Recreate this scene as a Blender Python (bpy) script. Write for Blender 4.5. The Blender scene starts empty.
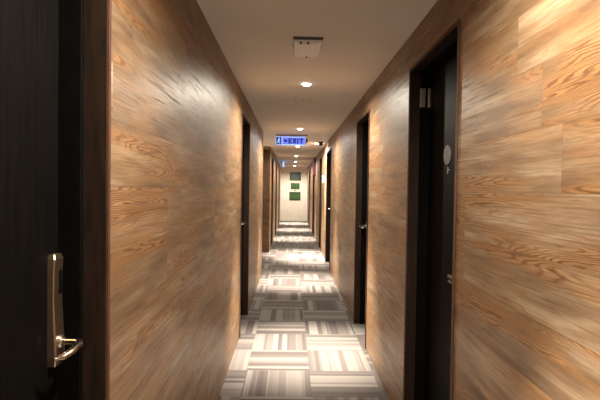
import bpy, bmesh, math, random
from mathutils import Matrix, Vector

scene = bpy.context.scene
COL = scene.collection
random.seed(4)

# ------------------------------------------------------------------ camera
F = 500.0                    # focal length in pixels of a 600x400 frame
EYE = 1.46
cam_data = bpy.data.cameras.new('camera')
cam_data.sensor_width = 36.0
cam_data.lens = F / 600.0 * 36.0
cam_data.clip_start = 0.02
cam = bpy.data.objects.new('camera', cam_data)
COL.objects.link(cam)
VPX, VPY, ROLL = 291.5, 188.0, math.radians(0.8)
fy = Vector(((VPX - 300) / F, (200 - VPY) / F, -1.0)).normalized()      # corridor axis seen from the camera
up = Vector((math.sin(ROLL), math.cos(ROLL), 0.0))
up = (up - fy * up.dot(fy)).normalized()
fx = fy.cross(up)
rot = Matrix((fx, fy, up))                                              # rows = place axes in camera coordinates
cam.matrix_world = Matrix.Translation((0, 0, EYE)) @ rot.to_4x4()
scene.camera = cam

# ------------------------------------------------------------------ world, exposure
world = bpy.data.worlds.new('world')
scene.world = world
world.use_nodes = True
world.node_tree.nodes['Background'].inputs[0].default_value = (0.03, 0.027, 0.024, 1)
world.node_tree.nodes['Background'].inputs[1].default_value = 1.0
scene.view_settings.view_transform = 'Standard'
scene.view_settings.look = 'None'
scene.view_settings.gamma = 1.0
scene.view_settings.use_curve_mapping = False
scene.view_settings.exposure = 0.8

BEAM_POWER = 1150.0           # the reflector's narrow pool of light
SPILL_POWER = 90.0          # the wide spill round it
SPOT_COLOR = (1.0, 0.91, 0.74)
BEAM_SIZE = math.radians(52)
SPILL_SIZE = math.radians(172)

# ------------------------------------------------------------------ measures
WL, WR = 0.485, 0.70         # distance of the two walls from the camera axis
CEIL = EYE + 0.925
Y0, Y1 = -2.6, 22.0
THICK = 0.18
DOOR_H = 2.175

# ------------------------------------------------------------------ node helpers
class NT:
    def __init__(self, name):
        self.mat = bpy.data.materials.new(name)
        self.mat.use_nodes = True
        self.t = self.mat.node_tree
        self.bsdf = self.t.nodes['Principled BSDF']
    def node(self, kind, **kw):
        n = self.t.nodes.new(kind)
        for k, v in kw.items():
            setattr(n, k, v)
        return n
    def put(self, sock, v):
        if hasattr(v, 'is_output'):
            self.t.links.new(v, sock)
        elif v is not None:
            sock.default_value = v
    def math(self, op, a, b=None, c=None, clamp=False):
        n = self.node('ShaderNodeMath', operation=op, use_clamp=clamp)
        self.put(n.inputs[0], a)
        if b is not None: self.put(n.inputs[1], b)
        if c is not None: self.put(n.inputs[2], c)
        return n.outputs[0]
    def comb(self, x, y, z):
        n = self.node('ShaderNodeCombineXYZ')
        for i, v in enumerate((x, y, z)): self.put(n.inputs[i], v)
        return n.outputs[0]
    def pos(self):
        n = self.node('ShaderNodeTexCoord')
        s = self.node('ShaderNodeSeparateXYZ')
        self.t.links.new(n.outputs['Object'], s.inputs[0])
        return n.outputs['Object'], s.outputs[0], s.outputs[1], s.outputs[2]
    def white(self, vec):
        n = self.node('ShaderNodeTexWhiteNoise', noise_dimensions='3D')
        self.put(n.inputs['Vector'], vec)
        return n.outputs['Value']
    def noise(self, vec, scale=1.0, detail=3.0, rough=0.5, dist=0.0):
        n = self.node('ShaderNodeTexNoise')
        self.put(n.inputs['Vector'], vec)
        n.inputs['Scale'].default_value = scale
        n.inputs['Detail'].default_value = detail
        n.inputs['Roughness'].default_value = rough
        n.inputs['Distortion'].default_value = dist
        return n.outputs['Fac']
    def ramp(self, fac, stops):
        n = self.node('ShaderNodeValToRGB')
        self.put(n.inputs[0], fac)
        e = n.color_ramp.elements
        while len(e) < len(stops): e.new(0.5)
        for i, (p, c) in enumerate(stops):
            e[i].position = p
            e[i].color = (*c, 1) if len(c) == 3 else c
        return n.outputs[0]
    def mix(self, fac, a, b, mode='MIX'):
        n = self.node('ShaderNodeMix', data_type='RGBA', blend_type=mode)
        self.put(n.inputs[0], fac)
        self.put(n.inputs[6], a if hasattr(a, 'is_output') else (*a, 1))
        self.put(n.inputs[7], b if hasattr(b, 'is_output') else (*b, 1))
        return n.outputs[2]
    def bump(self, h, strength=0.2, dist=0.002):
        n = self.node('ShaderNodeBump')
        n.inputs['Strength'].default_value = strength
        n.inputs['Distance'].default_value = dist
        self.put(n.inputs['Height'], h)
        self.t.links.new(n.outputs[0], self.bsdf.inputs['Normal'])
    def out(self, color=None, rough=None, metal=None, spec=None):
        if color is not None:
            self.put(self.bsdf.inputs['Base Color'], color if hasattr(color, 'is_output') else (*color, 1))
        if rough is not None: self.put(self.bsdf.inputs['Roughness'], rough)
        if metal is not None: self.put(self.bsdf.inputs['Metallic'], metal)
        if spec is not None: self.put(self.bsdf.inputs['Specular IOR Level'], spec)
        return self.mat

def plank_material():
    m = NT('oak_plank')
    P, x, y, z = m.pos()
    H, L = 0.182, 1.22
    along = m.math('ADD', y, x)                      # works on walls running either way
    v = m.math('DIVIDE', z, H)
    row = m.math('FLOOR', v)
    off = m.white(m.comb(row, 3.3, 7.1))
    u = m.math('ADD', m.math('DIVIDE', along, L), m.math('MULTIPLY', off, 5.0))
    colm = m.math('FLOOR', u)
    side = m.math('GREATER_THAN', x, 0.1)
    rnd = m.white(m.comb(row, colm, side))
    rnd2 = m.white(m.comb(m.math('ADD', row, 41.0), colm, side))
    fv = m.math('FRACT', v)
    fu = m.math('FRACT', u)
    shift = m.math('MULTIPLY', rnd, 37.0)
    # long cathedral figure
    wob = m.noise(m.comb(m.math('ADD', m.math('MULTIPLY', along, 1.0), shift), m.math('MULTIPLY', z, 13.0), shift), 1.0, 1.6, 0.42)
    wig = m.noise(m.comb(m.math('ADD', m.math('MULTIPLY', along, 14.0), shift), m.math('MULTIPLY', z, 60.0), shift), 1.0, 2.0, 0.5)
    rings = m.math('ADD', m.math('MULTIPLY', wob, 165.0), m.math('MULTIPLY', wig, 6.5))
    ring = m.math('ADD', m.math('MULTIPLY', m.math('SINE', rings), 0.5), 0.5)
    ring = m.math('POWER', ring, 2.4)
    patch = m.noise(m.comb(m.math('ADD', m.math('MULTIPLY', along, 0.9), shift), m.math('MULTIPLY', z, 9.0), shift), 1.0, 3.0, 0.5)
    patch = m.ramp(patch, [(0.505, (0, 0, 0)), (0.60, (1, 1, 1))])
    fine = m.noise(m.comb(m.math('ADD', m.math('MULTIPLY', along, 3.5), shift), m.math('MULTIPLY', z, 200.0), shift), 1.0, 3.0, 0.6)
    broad = m.noise(m.comb(m.math('ADD', m.math('MULTIPLY', along, 1.9), shift), m.math('MULTIPLY', z, 15.0), shift), 1.0, 6.0, 0.58)
    base = m.ramp(broad, [(0.27, (0.095, 0.054, 0.031)), (0.41, (0.185, 0.118, 0.072)), (0.54, (0.285, 0.203, 0.134)), (0.70, (0.43, 0.345, 0.255))])
    tint = m.ramp(rnd2, [(0.0, (0.62, 0.56, 0.51)), (0.35, (0.82, 0.79, 0.765)), (0.7, (0.89, 0.80, 0.70)), (1.0, (1.02, 0.99, 0.96))])
    c = m.mix(1.0, base, tint, 'MULTIPLY')
    warm = m.noise(m.comb(m.math('ADD', m.math('MULTIPLY', along, 1.4), shift), m.math('MULTIPLY', z, 6.0), 9.0), 1.0, 4.0, 0.6)
    c = m.mix(m.math('MULTIPLY', m.ramp(warm, [(0.46, (0, 0, 0)), (0.66, (1, 1, 1))]), 0.6), c, (0.33, 0.165, 0.062))
    c = m.mix(m.math('MULTIPLY', patch, 0.5), c, (0.38, 0.178, 0.062))
    k = m.math('MULTIPLY', m.math('MULTIPLY', ring, m.math('ADD', patch, 0.06)), 0.95)
    c = m.mix(k, c, (0.13, 0.052, 0.017))
    fk = m.ramp(fine, [(0.36, (1, 1, 1)), (0.52, (0, 0, 0))])
    c = m.mix(m.math('MULTIPLY', fk, 0.6), c, (0.14, 0.078, 0.042))
    streak = m.noise(m.comb(m.math('ADD', m.math('MULTIPLY', along, 2.8), shift), m.math('MULTIPLY', z, 105.0), shift), 1.0, 5.0, 0.65)
    sk = m.ramp(streak, [(0.53, (0, 0, 0)), (0.66, (1, 1, 1))])
    c = m.mix(m.math('MULTIPLY', sk, 0.55), c, (0.15, 0.085, 0.047))
    # joints between boards
    ev = m.math('MINIMUM', fv, m.math('SUBTRACT', 1.0, fv))
    eu = m.math('MINIMUM', fu, m.math('SUBTRACT', 1.0, fu))
    gv = m.math('LESS_THAN', ev, 0.006)
    gu = m.math('LESS_THAN', eu, 0.0009)
    gap = m.math('MAXIMUM', gv, gu)
    c = m.mix(m.math('MULTIPLY', gap, 0.5), c, (0.10, 0.055, 0.03))
    h = m.math('SUBTRACT', m.math('MULTIPLY', fine, 0.5), m.math('MULTIPLY', gap, 1.0))
    h = m.math('SUBTRACT', h, m.math('MULTIPLY', sk, 0.3))
    m.bump(h, 0.3, 0.0014)
    return m.out(c, m.math('ADD', 0.42, m.math('MULTIPLY', sk, 0.2)), 0, 0.5)

def carpet_material():
    m = NT('striped_carpet_tile')
    P, x, y, z = m.pos()
    T = 0.5
    u = m.math('DIVIDE', m.math('ADD', x, 0.337), T)
    v = m.math('DIVIDE', m.math('SUBTRACT', y, 4.465), T)
    iu, iv = m.math('FLOOR', u), m.math('FLOOR', v)
    fu, fv = m.math('FRACT', u), m.math('FRACT', v)
    par = m.math('FLOORED_MODULO', m.math('ADD', iu, iv), 2.0)          # 0: stripes run down the corridor
    t = m.math('ADD', m.math('MULTIPLY', fu, m.math('SUBTRACT', 1.0, par)), m.math('MULTIPLY', fv, par))
    seed = m.math('ADD', m.math('MULTIPLY', iu, 7.0), m.math('MULTIPLY', iv, 13.0))
    tw = m.math('ADD', t, m.math('MULTIPLY', m.math('SINE', m.math('ADD', m.math('MULTIPLY', t, 12.57), seed)), 0.035))
    s1 = m.white(m.comb(m.math('FLOOR', m.math('MULTIPLY', tw, 9.0)), seed, 1.0))
    s2 = m.white(m.comb(m.math('FLOOR', m.math('MULTIPLY', tw, 20.0)), seed, 2.0))
    tone = m.math('ADD', m.math('MULTIPLY', s1, 0.8), m.math('MULTIPLY', s2, 0.2))
    c = m.ramp(tone, [(0.12, (0.070, 0.058, 0.057)), (0.36, (0.092, 0.077, 0.075)), (0.55, (0.128, 0.110, 0.105)), (0.8, (0.180, 0.160, 0.150))])
    pile = m.noise(P, 260.0, 2.0, 0.6)
    c = m.mix(0.35, c, m.ramp(pile, [(0.3, (0.3, 0.3, 0.3)), (0.7, (1, 1, 1))]), 'MULTIPLY')
    eu = m.math('MINIMUM', fu, m.math('SUBTRACT', 1.0, fu))
    ev = m.math('MINIMUM', fv, m.math('SUBTRACT', 1.0, fv))
    seam = m.math('LESS_THAN', m.math('MINIMUM', eu, ev), 0.004)
    c = m.mix(m.math('MULTIPLY', seam, 0.2), c, (0.1, 0.085, 0.08))
    m.bump(pile, 0.5, 0.004)
    return m.out(c, 0.95, 0, 0.1)

def ceiling_material():
    m = NT('matt_ceiling_paint')
    P, x, y, z = m.pos()
    n = m.noise(P, 3.0, 4.0, 0.55)
    c = m.ramp(n, [(0.3, (0.76, 0.72, 0.66)), (0.7, (0.80, 0.76, 0.70))])
    # three old scuff marks
    for cx in (0.03, 0.105, 0.18):
        dx = m.math('DIVIDE', m.math('SUBTRACT', x, cx), 0.013)
        dy = m.math('DIVIDE', m.math('SUBTRACT', y, 5.3), 0.17)
        r = m.math('ADD', m.math('MULTIPLY', dx, dx), m.math('MULTIPLY', dy, dy))
        k = m.math('MULTIPLY', m.math('SUBTRACT', 1.0, r, clamp=True), 0.35)
        c = m.mix(k, c, (0.36, 0.31, 0.27))
    m.bump(m.noise(P, 90.0, 2.0), 0.05, 0.001)
    return m.out(c, 0.85, 0, 0.2)

def plain(name, col, rough=0.5, metal=0.0, var=0.12, scale=30.0, stretch=(1, 1, 1), spec=0.5, bump=0.0):
    m = NT(name)
    P, x, y, z = m.pos()
    vec = m.comb(m.math('MULTIPLY', x, stretch[0]), m.math('MULTIPLY', y, stretch[1]), m.math('MULTIPLY', z, stretch[2]))
    n = m.noise(vec, scale, 3.0, 0.55)
    lo = tuple(c * (1 - var) for c in col)
    hi = tuple(min(1, c * (1 + var)) for c in col)
    c = m.ramp(n, [(0.3, lo), (0.7, hi)])
    if bump: m.bump(n, bump, 0.001)
    return m.out(c, rough, metal, spec)

def glow(name, col, strength):
    m = NT(name)
    P, x, y, z = m.pos()
    n = m.noise(P, 40.0, 1.0)
    c = m.ramp(n, [(0.0, tuple(v * 0.97 for v in col)), (1.0, col)])
    m.put(m.bsdf.inputs['Emission Color'], c)
    m.bsdf.inputs['Emission Strength'].default_value = strength
    return m.out(col, 0.5)

def landscape(name, seed, sky, mid, low):
    m = NT(name)
    P, x, y, z = m.pos()
    n = m.noise(m.comb(m.math('ADD', x, seed), y, z), 9.0, 4.0, 0.6)
    t = m.math('ADD', z, m.math('MULTIPLY', m.math('SUBTRACT', n, 0.5), 0.28))
    c = m.ramp(m.math('ADD', m.math('MULTIPLY', t, 2.6), 0.5), [(0.15, low), (0.45, mid), (0.85, sky)])
    return m.out(c, 0.35)

OAK = plank_material()
CARPET = carpet_material()
CEILM = ceiling_material()
PLASTER = plain('cream_plaster', (0.84, 0.79, 0.72), 0.7, var=0.04, scale=4)
DARKWOOD = plain('dark_brown_veneer', (0.020, 0.0105, 0.0065), 0.6, var=0.4, scale=9, stretch=(6, 6, 0.7), spec=0.15)
EDGEWOOD = plain('reddish_wood_edge', (0.075, 0.026, 0.014), 0.7, var=0.3, scale=12, stretch=(5, 5, 0.7))
PILWOOD = plain('walnut_panel', (0.062, 0.034, 0.018), 0.7, var=0.35, scale=5, stretch=(1.2, 1.2, 5), spec=0.15)
BLACKWOOD = plain('black_door_veneer', (0.0042, 0.0037, 0.0034), 0.55, var=0.3, scale=14, stretch=(8, 8, 0.5), spec=0.5)
BLACKWOOD.node_tree.nodes['Principled BSDF'].inputs['IOR'].default_value = 1.14
BLACK = plain('black_frame_paint', (0.004, 0.004, 0.004), 0.6, var=0.2, spec=0.3)
BLACK.node_tree.nodes['Principled BSDF'].inputs['IOR'].default_value = 1.1
BRONZE = plain('brushed_bronze_metal', (0.36, 0.27, 0.195), 0.42, 1.0, var=0.15, scale=40, stretch=(1, 1, 8))
BRONZELEVER = plain('polished_bronze', (0.58, 0.47, 0.36), 0.25, 1.0, var=0.1, scale=60)
STEEL = plain('brushed_steel', (0.62, 0.60, 0.56), 0.3, 1.0, var=0.1, scale=60)
DULLSTEEL = plain('aged_steel', (0.34, 0.29, 0.23), 0.42, 1.0, var=0.2, scale=60)
BADGE = plain('frosted_plate', (0.17, 0.15, 0.14), 0.5, 0.0, var=0.12, scale=50)
WHITEP = plain('white_plastic', (0.80, 0.79, 0.78), 0.4, var=0.03)
LILAC = plain('greyish_clear_plastic', (0.86, 0.84, 0.88), 0.35, var=0.06)
CREAMP = plain('cream_plastic', (0.90, 0.85, 0.80), 0.45, var=0.04)
DARKP = plain('dark_plastic', (0.05, 0.043, 0.038), 0.45, var=0.2)
MAROON = plain('maroon_plastic', (0.055, 0.012, 0.014), 0.35, var=0.2)
PLUM = plain('plum_panel', (0.075, 0.018, 0.055), 0.5, var=0.2)
LAMP = glow('lamp_glow', (1.0, 0.90, 0.76), 20.0)
SIGNBLUE = glow('sign_blue_glow', (0.10, 0.16, 0.80), 0.7)
SIGNPALE = glow('sign_pale_glow', (0.28, 0.42, 0.95), 0.9)
SIGNINK = plain('sign_navy_ink', (0.012, 0.014, 0.10), 0.5, var=0.1)
SIGNGREEN = plain('sign_teal_ink', (0.02, 0.10, 0.12), 0.5, var=0.1)

# ------------------------------------------------------------------ mesh helpers
def box(bm, a, b, bevel=0.0, seg=2):
    x0, x1 = sorted((a[0], b[0])); y0, y1 = sorted((a[1], b[1])); z0, z1 = sorted((a[2], b[2]))
    tmp = bmesh.new()
    bmesh.ops.create_cube(tmp, size=1.0)
    for v in tmp.verts:
        v.co = Vector(((x0 + x1) / 2 + v.co.x * (x1 - x0), (y0 + y1) / 2 + v.co.y * (y1 - y0), (z0 + z1) / 2 + v.co.z * (z1 - z0)))
    if bevel > 0:
        bmesh.ops.bevel(tmp, geom=tmp.edges[:] , offset=bevel, segments=seg, affect='EDGES', profile=0.6)
    merge(bm, tmp)
def merge(bm, tmp):
    me = bpy.data.meshes.new('tmp')
    tmp.to_mesh(me); tmp.free()
    bm.from_mesh(me); bpy.data.meshes.remove(me)
def lathe(bm, prof, n=32, mat=Matrix()):
    """profile of (radius, height) spun about Z"""
    rings = []
    for r, h in prof:
        if r < 1e-6:
            rings.append([bm.verts.new(mat @ Vector((0, 0, h)))])
        else:
            rings.append([bm.verts.new(mat @ Vector((r * math.cos(2 * math.pi * i / n), r * math.sin(2 * math.pi * i / n), h))) for i in range(n)])
    for a, b in zip(rings, rings[1:]):
        for i in range(n):
            j = (i + 1) % n
            if len(a) == 1 and len(b) == 1: continue
            if len(a) == 1: bm.faces.new((a[0], b[i], b[j]))
            elif len(b) == 1: bm.faces.new((a[i], b[0], a[j]))
            else: bm.faces.new((a[i], b[i], b[j], a[j]))
    bmesh.ops.recalc_face_normals(bm, faces=bm.faces[:])
def tube(bm, pts, radii, n=12, squash=1.0):
    """round bar through points"""
    rings = []
    for i, p in enumerate(pts):
        p = Vector(p)
        a = Vector(pts[max(0, i - 1)]); b = Vector(pts[min(len(pts) - 1, i + 1)])
        d = (b - a).normalized()
        s = d.cross(Vector((0, 0, 1)))
        if s.length < 1e-4: s = Vector((1, 0, 0))
        s.normalize(); t = s.cross(d).normalized()
        r = radii[i] if isinstance(radii, (list, tuple)) else radii
        rings.append([bm.verts.new(p + s * r * math.cos(2 * math.pi * k / n) + t * r * squash * math.sin(2 * math.pi * k / n)) for k in range(n)])
    for a, b in zip(rings, rings[1:]):
        for k in range(n):
            bm.faces.new((a[k], b[k], b[(k + 1) % n], a[(k + 1) % n]))
    bm.faces.new(rings[0][::-1]); bm.faces.new(rings[-1])
    bmesh.ops.recalc_face_normals(bm, faces=bm.faces[:])
def prism(bm, outline, axis_vec, to3d):
    """outline (2D points) extruded along a 3D vector"""
    a = [bm.verts.new(to3d(*p)) for p in outline]
    b = [bm.verts.new(Vector(to3d(*p)) + Vector(axis_vec)) for p in outline]
    bm.faces.new(a); bm.faces.new(b[::-1])
    n = len(a)
    for i in range(n):
        bm.faces.new((a[i], a[(i + 1) % n], b[(i + 1) % n], b[i]))
    bmesh.ops.recalc_face_normals(bm, faces=bm.faces[:])
def obj(name, bm, mat, parent=None, smooth=False, origin=None):
    if origin is not None:
        for v in bm.verts: v.co -= Vector(origin)
    me = bpy.data.meshes.new(name)
    bm.to_mesh(me); bm.free()
    me.materials.append(mat)
    if smooth:
        for p in me.polygons: p.use_smooth = True
        me.set_sharp_from_angle(angle=math.radians(35))
    o = bpy.data.objects.new(name, me)
    COL.objects.link(o)
    if parent: o.parent = parent
    if origin is not None: o.location = origin
    return o
def empty(name, loc, rz=0.0):
    o = bpy.data.objects.new(name, None)
    COL.objects.link(o)
    o.empty_display_size = 0.1
    o.location = loc; o.rotation_euler = (0, 0, rz)
    return o
def tag(o, label=None, cat=None, group=None, kind=None):
    if label: o['label'] = label
    if cat: o['category'] = cat
    if group: o['group'] = group
    if kind: o['kind'] = kind
    return o
def struct(name, bm, mat, label=None, cat=None):
    return tag(obj(name, bm, mat), label, cat, None, 'structure')

# ------------------------------------------------------------------ doors: (side, near edge, far edge)
ALC0, ALC1, ALCX = 8.45, 11.25, -2.3
DOORS = [
    ('L', 0.42, 1.324), ('R', 2.105, 2.985), ('R', 4.53, 5.39), ('L', 4.83, 5.70),
    ('R', 8.86, 9.95), ('L', 12.15, 13.05), ('R', 11.55, 12.35), ('L', 15.35, 16.25),
    ('R', 15.2, 16.2), ('L', 19.3, 20.2), ('R', 19.2, 20.2)]

# ------------------------------------------------------------------ floor, ceiling, walls
bm = bmesh.new()
box(bm, (-WL - THICK, Y0 - 0.18, -0.12), (WR + THICK, Y1 + 0.18, 0))
box(bm, (ALCX - 0.1, ALC0 - THICK, -0.12), (-WL - THICK, ALC1 + THICK, 0))
struct('floor', bm, CARPET, 'taupe striped carpet tiles laid in quarter turns along the corridor', 'floor')
bm = bmesh.new()
box(bm, (-WL - THICK, Y0 - 0.18, CEIL), (WR + THICK, Y1 + 0.18, CEIL + 0.12))
box(bm, (ALCX - 0.1, ALC0 - THICK, CEIL), (-WL - THICK, ALC1 + THICK, CEIL + 0.12))
struct('ceiling', bm, CEILM, 'plain beige ceiling with round downlights', 'ceiling')

def wall_run(name, x0, x1, ya, yb, side, label):
    bm = bmesh.new()
    cuts = sorted([(a, b) for s, a, b in DOORS if s == side and a >= ya and b <= yb])
    y = ya
    for a, b in cuts:
        box(bm, (x0, y, 0), (x1, a, CEIL))
        box(bm, (x0, a, DOOR_H), (x1, b, CEIL))
        y = b
    box(bm, (x0, y, 0), (x1, yb, CEIL))
    bmesh.ops.remove_doubles(bm, verts=bm.verts[:], dist=1e-5)
    return struct(name, bm, OAK, label, 'wall')
wall_run('wall_left', -WL - THICK, -WL, Y0, ALC0, 'L', 'near left corridor wall clad in horizontal oak planks')
wall_run('wall_left', -WL - THICK, -WL, ALC1, Y1, 'L', 'far left corridor wall beyond the side opening')
wall_run('wall_right', WR, WR + THICK, Y0, Y1, 'R', 'right corridor wall clad in horizontal oak planks')
bm = bmesh.new(); box(bm, (-WL - THICK, Y1, 0), (WR + THICK, Y1 + 0.18, CEIL))
struct('wall_end', bm, PLASTER, 'cream wall closing the far end of the corridor', 'wall')
bm = bmesh.new(); box(bm, (-WL - THICK, Y0 - 0.18, 0), (WR + THICK, Y0, CEIL))  # added closure out of view, gives bounce light to the near walls
struct('wall_back_bounce', bm, PLASTER, 'added cream wall closing off the corridor behind the viewpoint, for bounce light', 'wall')
bm = bmesh.new()
box(bm, (ALCX - 0.1, ALC0 - THICK, 0), (ALCX, ALC1 + THICK, CEIL))
box(bm, (ALCX, ALC0 - THICK, 0), (-WL - THICK, ALC0, CEIL))
box(bm, (ALCX, ALC1 + 0.012, 0), (-WL - THICK, ALC1 + THICK, CEIL))
struct('wall_alcove', bm, PLASTER, 'cream walls of the side opening on the left', 'wall')
# dark end panel of the wall after the side opening
bm = bmesh.new()
box(bm, (-WL - 0.22, ALC1 - 0.012, 0), (-WL, ALC1, CEIL - 0.07), 0.002)
struct('trim_1', bm, PILWOOD, 'dark brown end panel where the left wall resumes past the side opening', 'trim')
# thin painted line under the picture wall
bm = bmesh.new(); box(bm, (-WL, Y1 - 0.012, 0), (WR, Y1, 0.11), 0.003)
struct('baseboard_end', bm, PLASTER, 'cream skirting under the pictures at the far end', 'baseboard')

# ------------------------------------------------------------------ doors
def build_door(n, side, y0, y1, label, handle=None):
    s = -1 if side == 'L' else 1
    w = WL if side == 'L' else WR
    X = lambda d: s * (w + d)
    root = empty('door_%d' % n, (X(0.09), (y0 + y1) / 2, 0))
    tag(root, label, 'door', None, 'structure')
    O = Vector(root.location)
    def B(b, d0, d1, a, c, z0, z1, bev=0.0):
        box(b, (X(d0) - O.x, a - O.y, z0), (X(d1) - O.x, c - O.y, z1), bev)
    b = bmesh.new()                                    # brown lining
    g = 0.0005
    B(b, -0.003, 0.058, y1 - 0.014, y1 - g, 0.001, DOOR_H - g, 0.0015)
    B(b, -0.003, 0.058, y0 + g, y0 + 0.014, 0.001, DOOR_H - g, 0.0015)
    B(b, -0.003, 0.058, y0 + 0.014, y1 - 0.014, DOOR_H - 0.014, DOOR_H - g, 0.0015)
    fr = obj('door_frame', b, DARKWOOD, root)
    b = bmesh.new()                                    # slim reddish edge round the lining
    e = 0.012
    B(b, -0.008, -0.003, y1 - e, y1 + 0.004, 0.001, DOOR_H + 0.004)
    B(b, -0.008, -0.003, y0 - 0.004, y0 + e, 0.001, DOOR_H + 0.004)
    B(b, -0.008, -0.003, y0 + e, y1 - e, DOOR_H - e, DOOR_H + 0.004)
    obj('frame_edge', b, EDGEWOOD, fr)
    b = bmesh.new()                                    # black inner frame
    B(b, 0.058, 0.165, y1 - 0.030, y1 - g, 0.001, DOOR_H - g)
    B(b, 0.058, 0.165, y0 + g, y0 + 0.030, 0.001, DOOR_H - g)
    B(b, 0.058, 0.165, y0 + 0.030, y1 - 0.030, DOOR_H - 0.030, DOOR_H - g)
    obj('door_stop', b, BLACK, root)
    b = bmesh.new()
    B(b, 0.112, 0.155, y0 + 0.033, y1 - 0.033, 0.006, DOOR_H - 0.033, 0.002)
    leaf = obj('door_leaf', b, BLACKWOOD, root)
    if handle:
        far = handle == 'far'
        small = n != 1
        yc = (y1 - 0.064) if far else (y0 + 0.074)     # lock body near that edge
        k = -1 if far else 1                           # the lever points away from the edge
        b = bmesh.new()                                # tapered escutcheon, thicker at the foot
        zs = [(1.008, 0.018, 0.023), (1.03, 0.022, 0.026), (1.09, 0.019, 0.026), (1.17, 0.015, 0.025), (1.25, 0.016, 0.025), (1.275, 0.018, 0.024), (1.286, 0.014, 0.018)]
        if small: zs = [(1.030, 0.006, 0.020), (1.034, 0.008, 0.022), (1.100, 0.008, 0.022), (1.104, 0.006, 0.020)]
        rings = []
        for z, t, hw in zs:
            ring = []
            for q in ((-hw, 0.0), (-hw, t * 0.85), (-hw * 0.88, t), (hw * 0.88, t), (hw, t * 0.85), (hw, 0.0)):
                ring.append(b.verts.new((X(0.112 - q[1]) - O.x, yc + q[0] - O.y, z)))
            rings.append(ring)
        for p, r in zip(rings, rings[1:]):
            for i in range(6):
                b.faces.new((p[i], p[(i + 1) % 6], r[(i + 1) % 6], r[i]))
        b.faces.new(rings[0]); b.faces.new(rings[-1])
        bmesh.ops.recalc_face_normals(b, faces=b.faces[:])
        pl = obj('lock_plate', b, DARKP if small else BRONZE, root)
        if not small: pl['label'] = 'bronze metal lock plate'
        if not small:
            b = bmesh.new()
            B(b, 0.094, 0.0985, yc + 0.002, yc + 0.016, 1.185, 1.245, 0.001)
            obj('card_slot', b, BLACK, pl)
        b = bmesh.new()
        zc = 1.066
        pts = [(X(0.095) - O.x, yc - O.y, zc), (X(0.052) - O.x, yc - O.y, zc), (X(0.040) - O.x, yc + k * 0.006 - O.y, zc),
               (X(0.036) - O.x, yc + k * 0.022 - O.y, zc - 0.001), (X(0.040) - O.x, yc + k * 0.05 - O.y, zc - 0.008),
               (X(0.050) - O.x, yc + k * 0.076 - O.y, zc - 0.014), (X(0.066) - O.x, yc + k * 0.082 - O.y, zc - 0.016)]
        tube(b, pts, [0.0095, 0.0095, 0.010, 0.0105, 0.0095, 0.008, 0.006], 14, 0.9)
        lev = obj('lever', b, STEEL if small else BRONZELEVER, pl, True)
        b = bmesh.new()
        M = Matrix.Translation((X(0.104 if small else 0.094) - O.x, yc - O.y, zc)) @ Matrix.Rotation(-s * math.pi / 2, 4, 'Y')
        lathe(b, [(0, 0), (0.017, 0), (0.017, 0.006), (0.013, 0.010), (0, 0.010)], 24, M)
        obj('rosette', b, STEEL, pl, True)
    return root, X, O, fr, leaf

labels = [
    'black door with bronze lever lock at the left edge of the photo',
    'nearest right-hand door, black with a grey oval plate',
    'second door along the right wall, black with a small silver lever',
    'second door along the left wall, black, seen edge on before the side opening',
    'third door along the right wall, just past the hanging exit sign',
    'first door on the left wall beyond the side opening',
    'fourth door along the right wall, just past the bright wall strip',
    'second door on the left wall beyond the side opening',
    'fifth door along the right wall, below the dark purple panel',
    'last door on the left wall before the cream end wall',
    'last door on the right wall before the cream end wall']
handles = ['far', 'near', 'far', 'far', 'far', 'far', 'far', 'far', 'far', 'far', 'far']
D = []
for i, (sd, a, b_) in enumerate(DOORS):
    D.append(build_door(i + 1, sd, a, b_, labels[i], handles[i]))

# details of the nearest right-hand door: plate, number, latch mark, hinge
root, X, O, fr, leaf = D[1]
y0, y1 = DOORS[1][1:]
def px_point(d, px, py):
    """a point on the plane parallel to the right wall, d behind its face"""
    ray = rot @ Vector(((px - 300) / F, (200 - py) / F, -1.0))
    t = (WR + d) / ray.x
    return Vector((0, 0, EYE)) + ray * t
c = px_point(0.110, 447.5, 155)
b = bmesh.new()
ring = [(c.y + 0.058 * math.cos(a), c.z + 0.052 * math.sin(a)) for a in [2 * math.pi * i / 40 for i in range(40)]]
prism(b, ring, (0.005, 0, 0), lambda u, v: Vector((X(0.107) - O.x, u - O.y, v)))
plate = obj('room_plate', b, BADGE, leaf); plate['label'] = 'grey oval plate'
c2 = px_point(0.110, 447.5, 170.5)
b = bmesh.new()
box(b, (X(0.108) - O.x, c2.y - 0.012 - O.y, c2.z - 0.017), (X(0.112) - O.x, c2.y + 0.004 - O.y, c2.z + 0.017), 0.001)
box(b, (X(0.108) - O.x, c2.y - 0.030 - O.y, c2.z - 0.002), (X(0.112) - O.x, c2.y - 0.012 - O.y, c2.z + 0.006), 0.001)
obj('number_mark', b, DULLSTEEL, leaf)['label'] = 'small silver mark under the plate'
c3 = px_point(0.110, 450.5, 279)
b = bmesh.new()
box(b, (X(0.104) - O.x, c3.y - 0.032 - O.y, c3.z + 0.002), (X(0.112) - O.x, c3.y + 0.034 - O.y, c3.z + 0.018), 0.002)
box(b, (X(0.104) - O.x, c3.y - 0.032 - O.y, c3.z - 0.020), (X(0.112) - O.x, c3.y + 0.026 - O.y, c3.z - 0.010), 0.002)
obj('latch', b, DULLSTEEL, leaf)['label'] = 'small steel latch'
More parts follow.
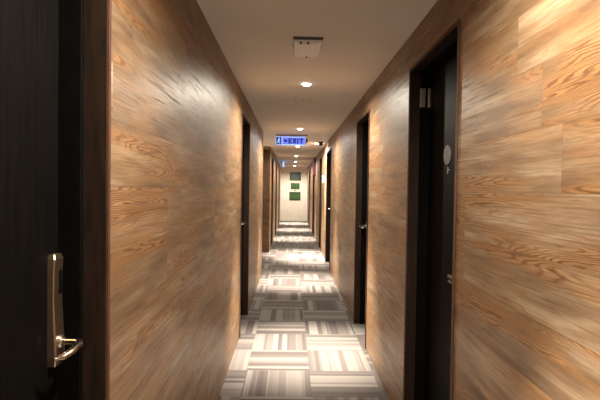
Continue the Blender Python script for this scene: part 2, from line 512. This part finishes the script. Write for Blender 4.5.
for nm, px, d in (('hinge', 422.5, 0.5), ('hinge', 430.5, 0.5)):
    b = bmesh.new()
    yy = y1 - 0.031
    xx = (px - VPX - 1.1) * yy / F
    zt, zb = EYE + 101.5 * yy / F, EYE + 82.5 * yy / F
    box(b, (xx - 0.016 - O.x, yy - 0.003 - O.y, zb), (xx + 0.016 - O.x, yy + 0.001 - O.y, zt), 0.0015)
    for zz in (zb + 0.02, zt - 0.02):
        tube(b, [(xx - O.x, yy - 0.005 - O.y, zz), (xx - O.x, yy - 0.002 - O.y, zz)], 0.005, 10)
    obj(nm, b, DULLSTEEL, fr)

# ------------------------------------------------------------------ downlights
def downlight(x, y, label, power, size=1.0):
    root = empty('downlight', (x, y, CEIL))
    tag(root, label, 'ceiling light', 'round downlights along the corridor ceiling')
    b = bmesh.new()
    lathe(b, [(0.0375, -0.001), (0.040, -0.005), (0.050, -0.004), (0.052, 0.0), (0.0375, 0.0), (0.0375, -0.001)], 36)
    obj('trim_ring', b, WHITEP, root, True)
    b = bmesh.new()
    lathe(b, [(0, -0.020), (0.018, -0.0185), (0.029, -0.014), (0.036, -0.007), (0.037, 0.0), (0, 0.0)], 32)  # bulged downward so the lamp's bloom and halo are put into its shape
    obj('lens', b, LAMP, root, True)
    for nm, en, ang, bl in (('bulb', BEAM_POWER, BEAM_SIZE, 1.0), ('reflector', SPILL_POWER, SPILL_SIZE, 0.6)):
        ld = bpy.data.lights.new(nm, 'SPOT')
        ld.energy = en * power; ld.color = SPOT_COLOR
        ld.spot_size = ang; ld.spot_blend = bl
        ld.shadow_soft_size = 0.035
        lo = bpy.data.objects.new(nm, ld)
        COL.objects.link(lo); lo.parent = root; lo.location = (0, 0, -0.06)
    return root
CX = 0.12
for (x, y, lab, pw) in [
    (CX, -1.9, 'added unseen round downlight behind the viewpoint, lighting the near walls', 0.7),  # added out of view to light the near walls
    (0.2, 1.05, 'round downlight above the viewpoint, out of the picture', 0.98),
    (CX, 4.45, 'nearest lit round downlight, just past the square ceiling box', 1.0),
    (CX, 7.80, 'second lit round downlight, above the blue exit sign', 1.0),
    (CX, 11.05, 'lit round downlight hidden just behind the blue exit sign', 1.0),
    (CX, 14.35, 'lit round downlight first below the exit sign in the photo', 1.0),
    (CX, 17.45, 'lit round downlight beside the far pale blue sign bar', 1.0),
    (CX, 20.55, 'smallest visible lit round downlight, nearest the end wall pictures', 1.25),
    ]:
    downlight(x, y, lab, pw)
downlight(0.50, 10.3, 'lit round downlight beside the maroon dome, close to the right wall', 1.0)

# ------------------------------------------------------------------ ceiling box
root = empty('ceiling_box', (0.090, 3.27, CEIL))
tag(root, 'pale square cover box on the ceiling nearest the viewer, with dark front gap', 'ceiling box')
b = bmesh.new()
box(b, (-0.092, -0.19, -0.012), (0.092, 0.0, 0.0), 0.002)
obj('housing', b, DARKP, root)  # dark colour stands in for the shadow gap at the cover's front edge
b = bmesh.new()
def tray(bm, w0, w1, ya, yb, zt, zb, inset):
    t = [(-w0, ya), (w0, ya), (w1, yb), (-w1, yb)]
    lo = [(-w0 + inset, ya + inset), (w0 - inset, ya + inset), (w1 - inset, yb - inset), (-w1 + inset, yb - inset)]
    a = [bm.verts.new((p[0], p[1], zt)) for p in t]; c = [bm.verts.new((p[0], p[1], zb)) for p in lo]
    bm.faces.new(a); bm.faces.new(c[::-1])
    for i in range(4): bm.faces.new((a[i], a[(i + 1) % 4], c[(i + 1) % 4], c[i]))
    bmesh.ops.recalc_face_normals(bm, faces=bm.faces[:])
tray(b, 0.095, 0.082, -0.17, 0.185, -0.008, -0.026, 0.008)
obj('cover', b, LILAC, root)
b = bmesh.new()
tray(b, 0.062, 0.058, -0.155, 0.150, -0.024, -0.031, 0.004)
obj('centre_panel', b, CREAMP, root)
for (x, y) in ((0.0, -0.160), (-0.045, -0.158), (0.0, 0.165)):
    b = bmesh.new()
    box(b, (x - 0.006, y - 0.012, -0.034), (x + 0.006, y + 0.014, -0.022), 0.002)
    obj('clip', b, DARKP, root)

# ------------------------------------------------------------------ exit sign
SY = 8.72
root = empty('exit_sign', (-0.004, SY, CEIL))
tag(root, 'blue lit exit sign hanging across the corridor ceiling', 'sign')
b = bmesh.new(); box(b, (-0.285, -0.03, -0.022), (0.265, 0.03, 0.0), 0.003)
obj('mounting_bar', b, DULLSTEEL, root)
b = bmesh.new()
box(b, (-0.285, -0.018, -0.190), (0.235, 0.022, -0.030), 0.004)
box(b, (-0.20, -0.008, -0.032), (-0.17, 0.008, -0.020)); box(b, (0.14, -0.008, -0.032), (0.17, 0.008, -0.020))
obj('housing', b, WHITEP, root)
b = bmesh.new()
box(b, (-0.280, -0.022, -0.180), (0.232, -0.0175, -0.036), 0.001)
face = obj('sign_face', b, SIGNPALE, root)
b = bmesh.new()
prism(b, [(0.235, -0.036), (0.252, -0.06), (0.278, -0.098), (0.252, -0.14), (0.235, -0.180)], (0, 0.036, 0), lambda u, v: Vector((u, -0.020, v)))
obj('end_cap', b, DARKP, root)['label'] = 'dark pointed end cap'
def strokes(name, polys, mat, y=-0.0245, th=0.003):
    b = bmesh.new()
    for p in polys: prism(b, p, (0, th, 0), lambda u, v: Vector((u, y, v)))
    return obj(name, b, mat, face)
def rect(x0, x1, z0, z1): return [(x0, z0), (x1, z0), (x1, z1), (x0, z1)]
def bar2(p, q, w):
    p, q = Vector(p), Vector(q); d = (q - p).normalized(); n = Vector((-d.y, d.x)) * w / 2
    return [tuple(p + n), tuple(q + n), tuple(q - n), tuple(p - n)]
zc = -0.108
strokes('pictogram_panel', [rect(-0.274, -0.180, -0.172, -0.044)], SIGNGREEN)
man = [[(-0.222 + 0.011 * math.cos(a), -0.066 + 0.011 * math.sin(a)) for a in [i * math.pi / 6 for i in range(12)]],
       bar2((-0.226, -0.080), (-0.234, -0.118), 0.018), bar2((-0.226, -0.086), (-0.204, -0.104), 0.009), bar2((-0.228, -0.086), (-0.252, -0.098), 0.009),
       bar2((-0.234, -0.116), (-0.212, -0.134), 0.011), bar2((-0.212, -0.132), (-0.214, -0.160), 0.010), bar2((-0.236, -0.116), (-0.246, -0.142), 0.011), bar2((-0.245, -0.140), (-0.266, -0.150), 0.010)]
strokes('running_figure', man, SIGNPALE, -0.0265, 0.0025)
strokes('panel_tint', [rect(-0.165, 0.225, -0.168, -0.048)], SIGNBLUE, -0.0235, 0.002)
strokes('arrow', [[(-0.145, zc), (-0.105, zc + 0.034), (-0.105, zc - 0.034)], rect(-0.105, -0.078, zc - 0.011, zc + 0.011)], SIGNINK, -0.0265, 0.004)
h0, h1 = zc - 0.044, zc + 0.044
L = [rect(-0.060, -0.040, h0, h1), rect(-0.040, 0.000, h1 - 0.018, h1), rect(-0.040, -0.006, zc - 0.009, zc + 0.009), rect(-0.040, 0.000, h0, h0 + 0.018)]
strokes('letter_e', L, SIGNINK, -0.0265, 0.004)
strokes('letter_x', [bar2((0.018, h0), (0.072, h1), 0.021), bar2((0.018, h1), (0.072, h0), 0.021)], SIGNINK, -0.0265, 0.004)
strokes('letter_i', [rect(0.092, 0.113, h0, h1)], SIGNINK, -0.0265, 0.004)
strokes('letter_t', [rect(0.130, 0.200, h1 - 0.019, h1), rect(0.155, 0.176, h0, h1 - 0.019)], SIGNINK, -0.0265, 0.004)
# far sign: pale cross bar with a lit blade seen edge on
root = empty('blade_sign', (-0.20, 17.1, CEIL))
tag(root, 'small far lit sign, pale blue bar with hanging blade near the ceiling', 'sign')
b = bmesh.new(); box(b, (-0.275, -0.03, -0.045), (0.275, 0.03, 0.0), 0.004)
obj('mounting_bar', b, plain('pale_bar_metal', (0.62, 0.70, 0.78), 0.4, 0.0, 0.05), root)
b = bmesh.new(); box(b, (-0.115, -0.13, -0.225), (-0.060, 0.13, -0.045), 0.006)
obj('blade', b, SIGNPALE, root)
b = bmesh.new(); box(b, (-0.112, -0.127, -0.245), (-0.063, 0.127, -0.225), 0.004)
obj('end_cap', b, WHITEP, root)

# ------------------------------------------------------------------ maroon dome beside the side downlight
root = empty('ceiling_dome', (0.575, 9.95, CEIL))
tag(root, 'small dark maroon dome on the ceiling right of the exit sign', 'dome')
b = bmesh.new(); lathe(b, [(0, 0), (0.050, 0), (0.050, -0.014), (0.044, -0.020), (0, -0.020)], 28)
obj('base_ring', b, DARKP, root, True)
b = bmesh.new()
lathe(b, [(0.041, -0.020), (0.040, -0.045), (0.032, -0.066), (0.018, -0.079), (0, -0.083)], 28)
obj('dome_cover', b, MAROON, root, True)

# ------------------------------------------------------------------ wall box, purple panel
root = empty('wall_box', (WR, 10.72, 1.66))
tag(root, 'small white box high on the bright strip of right wall', 'wall box')
b = bmesh.new(); box(b, (-0.045, -0.05, -0.075), (0.0, 0.05, 0.075), 0.006)
obj('body', b, WHITEP, root)
b = bmesh.new(); box(b, (-0.033, -0.030, -0.02), (-0.044, 0.030, 0.045), 0.003)
obj('cover', b, CREAMP, root)
b = bmesh.new(); box(b, (-0.06, -0.30, -0.24), (0.0, 0.30, 0.24), 0.006)
o = obj('wall_panel', b, PLUM); o.location = (WR, 14.85, 2.10)
tag(o, 'narrow dark purple panel high on the right wall by the fifth doorway', 'panel')

# ------------------------------------------------------------------ pictures on the end wall
def picture(xc, zc, w, h, mat, label):
    root = empty('framed_picture', (xc, Y1, zc))
    tag(root, label, 'picture', 'green landscape pictures on the end wall')
    b = bmesh.new()
    for (x0, x1, z0, z1) in ((-w / 2, w / 2, h / 2 - 0.018, h / 2), (-w / 2, w / 2, -h / 2, -h / 2 + 0.018), (-w / 2, -w / 2 + 0.018, -h / 2 + 0.018, h / 2 - 0.018), (w / 2 - 0.018, w / 2, -h / 2 + 0.018, h / 2 - 0.018)):
        box(b, (x0, -0.03, z0), (x1, 0.0, z1), 0.002)
    obj('frame', b, DARKWOOD, root)
    b = bmesh.new(); box(b, (-w / 2 + 0.016, -0.018, -h / 2 + 0.016), (w / 2 - 0.016, -0.004, h / 2 - 0.016))
    obj('print', b, mat, root)
    return root
pz = lambda py: EYE + (VPY - py) * Y1 / F
pxx = lambda px: (px - VPX) * Y1 / F
picture(pxx(295.2), pz(176.4), 0.49, 0.355, landscape('print_lake', 1.0, (0.015, 0.045, 0.06), (0.012, 0.05, 0.045), (0.025, 0.085, 0.025)), 'topmost framed picture on the end wall, dark blue-green landscape')
picture(pxx(295.1), pz(186.1), 0.38, 0.265, landscape('print_meadow', 5.0, (0.055, 0.12, 0.05), (0.035, 0.11, 0.035), (0.03, 0.09, 0.025)), 'smallest framed green picture, in the middle of the three on the end wall')
picture(pxx(295.0), pz(196.0), 0.485, 0.355, landscape('print_wood', 9.0, (0.03, 0.075, 0.025), (0.055, 0.13, 0.045), (0.03, 0.09, 0.03)), 'lowest framed picture on the end wall, mid green landscape')
b = bmesh.new(); box(b, (-0.035, -0.010, -0.02), (0.035, 0.0, 0.02), 0.003)
o = obj('caption_plate', b, DARKP); o.location = (pxx(295), Y1, pz(190.6))
tag(o, 'tiny dark plate between the middle and lowest end wall pictures', 'plate')
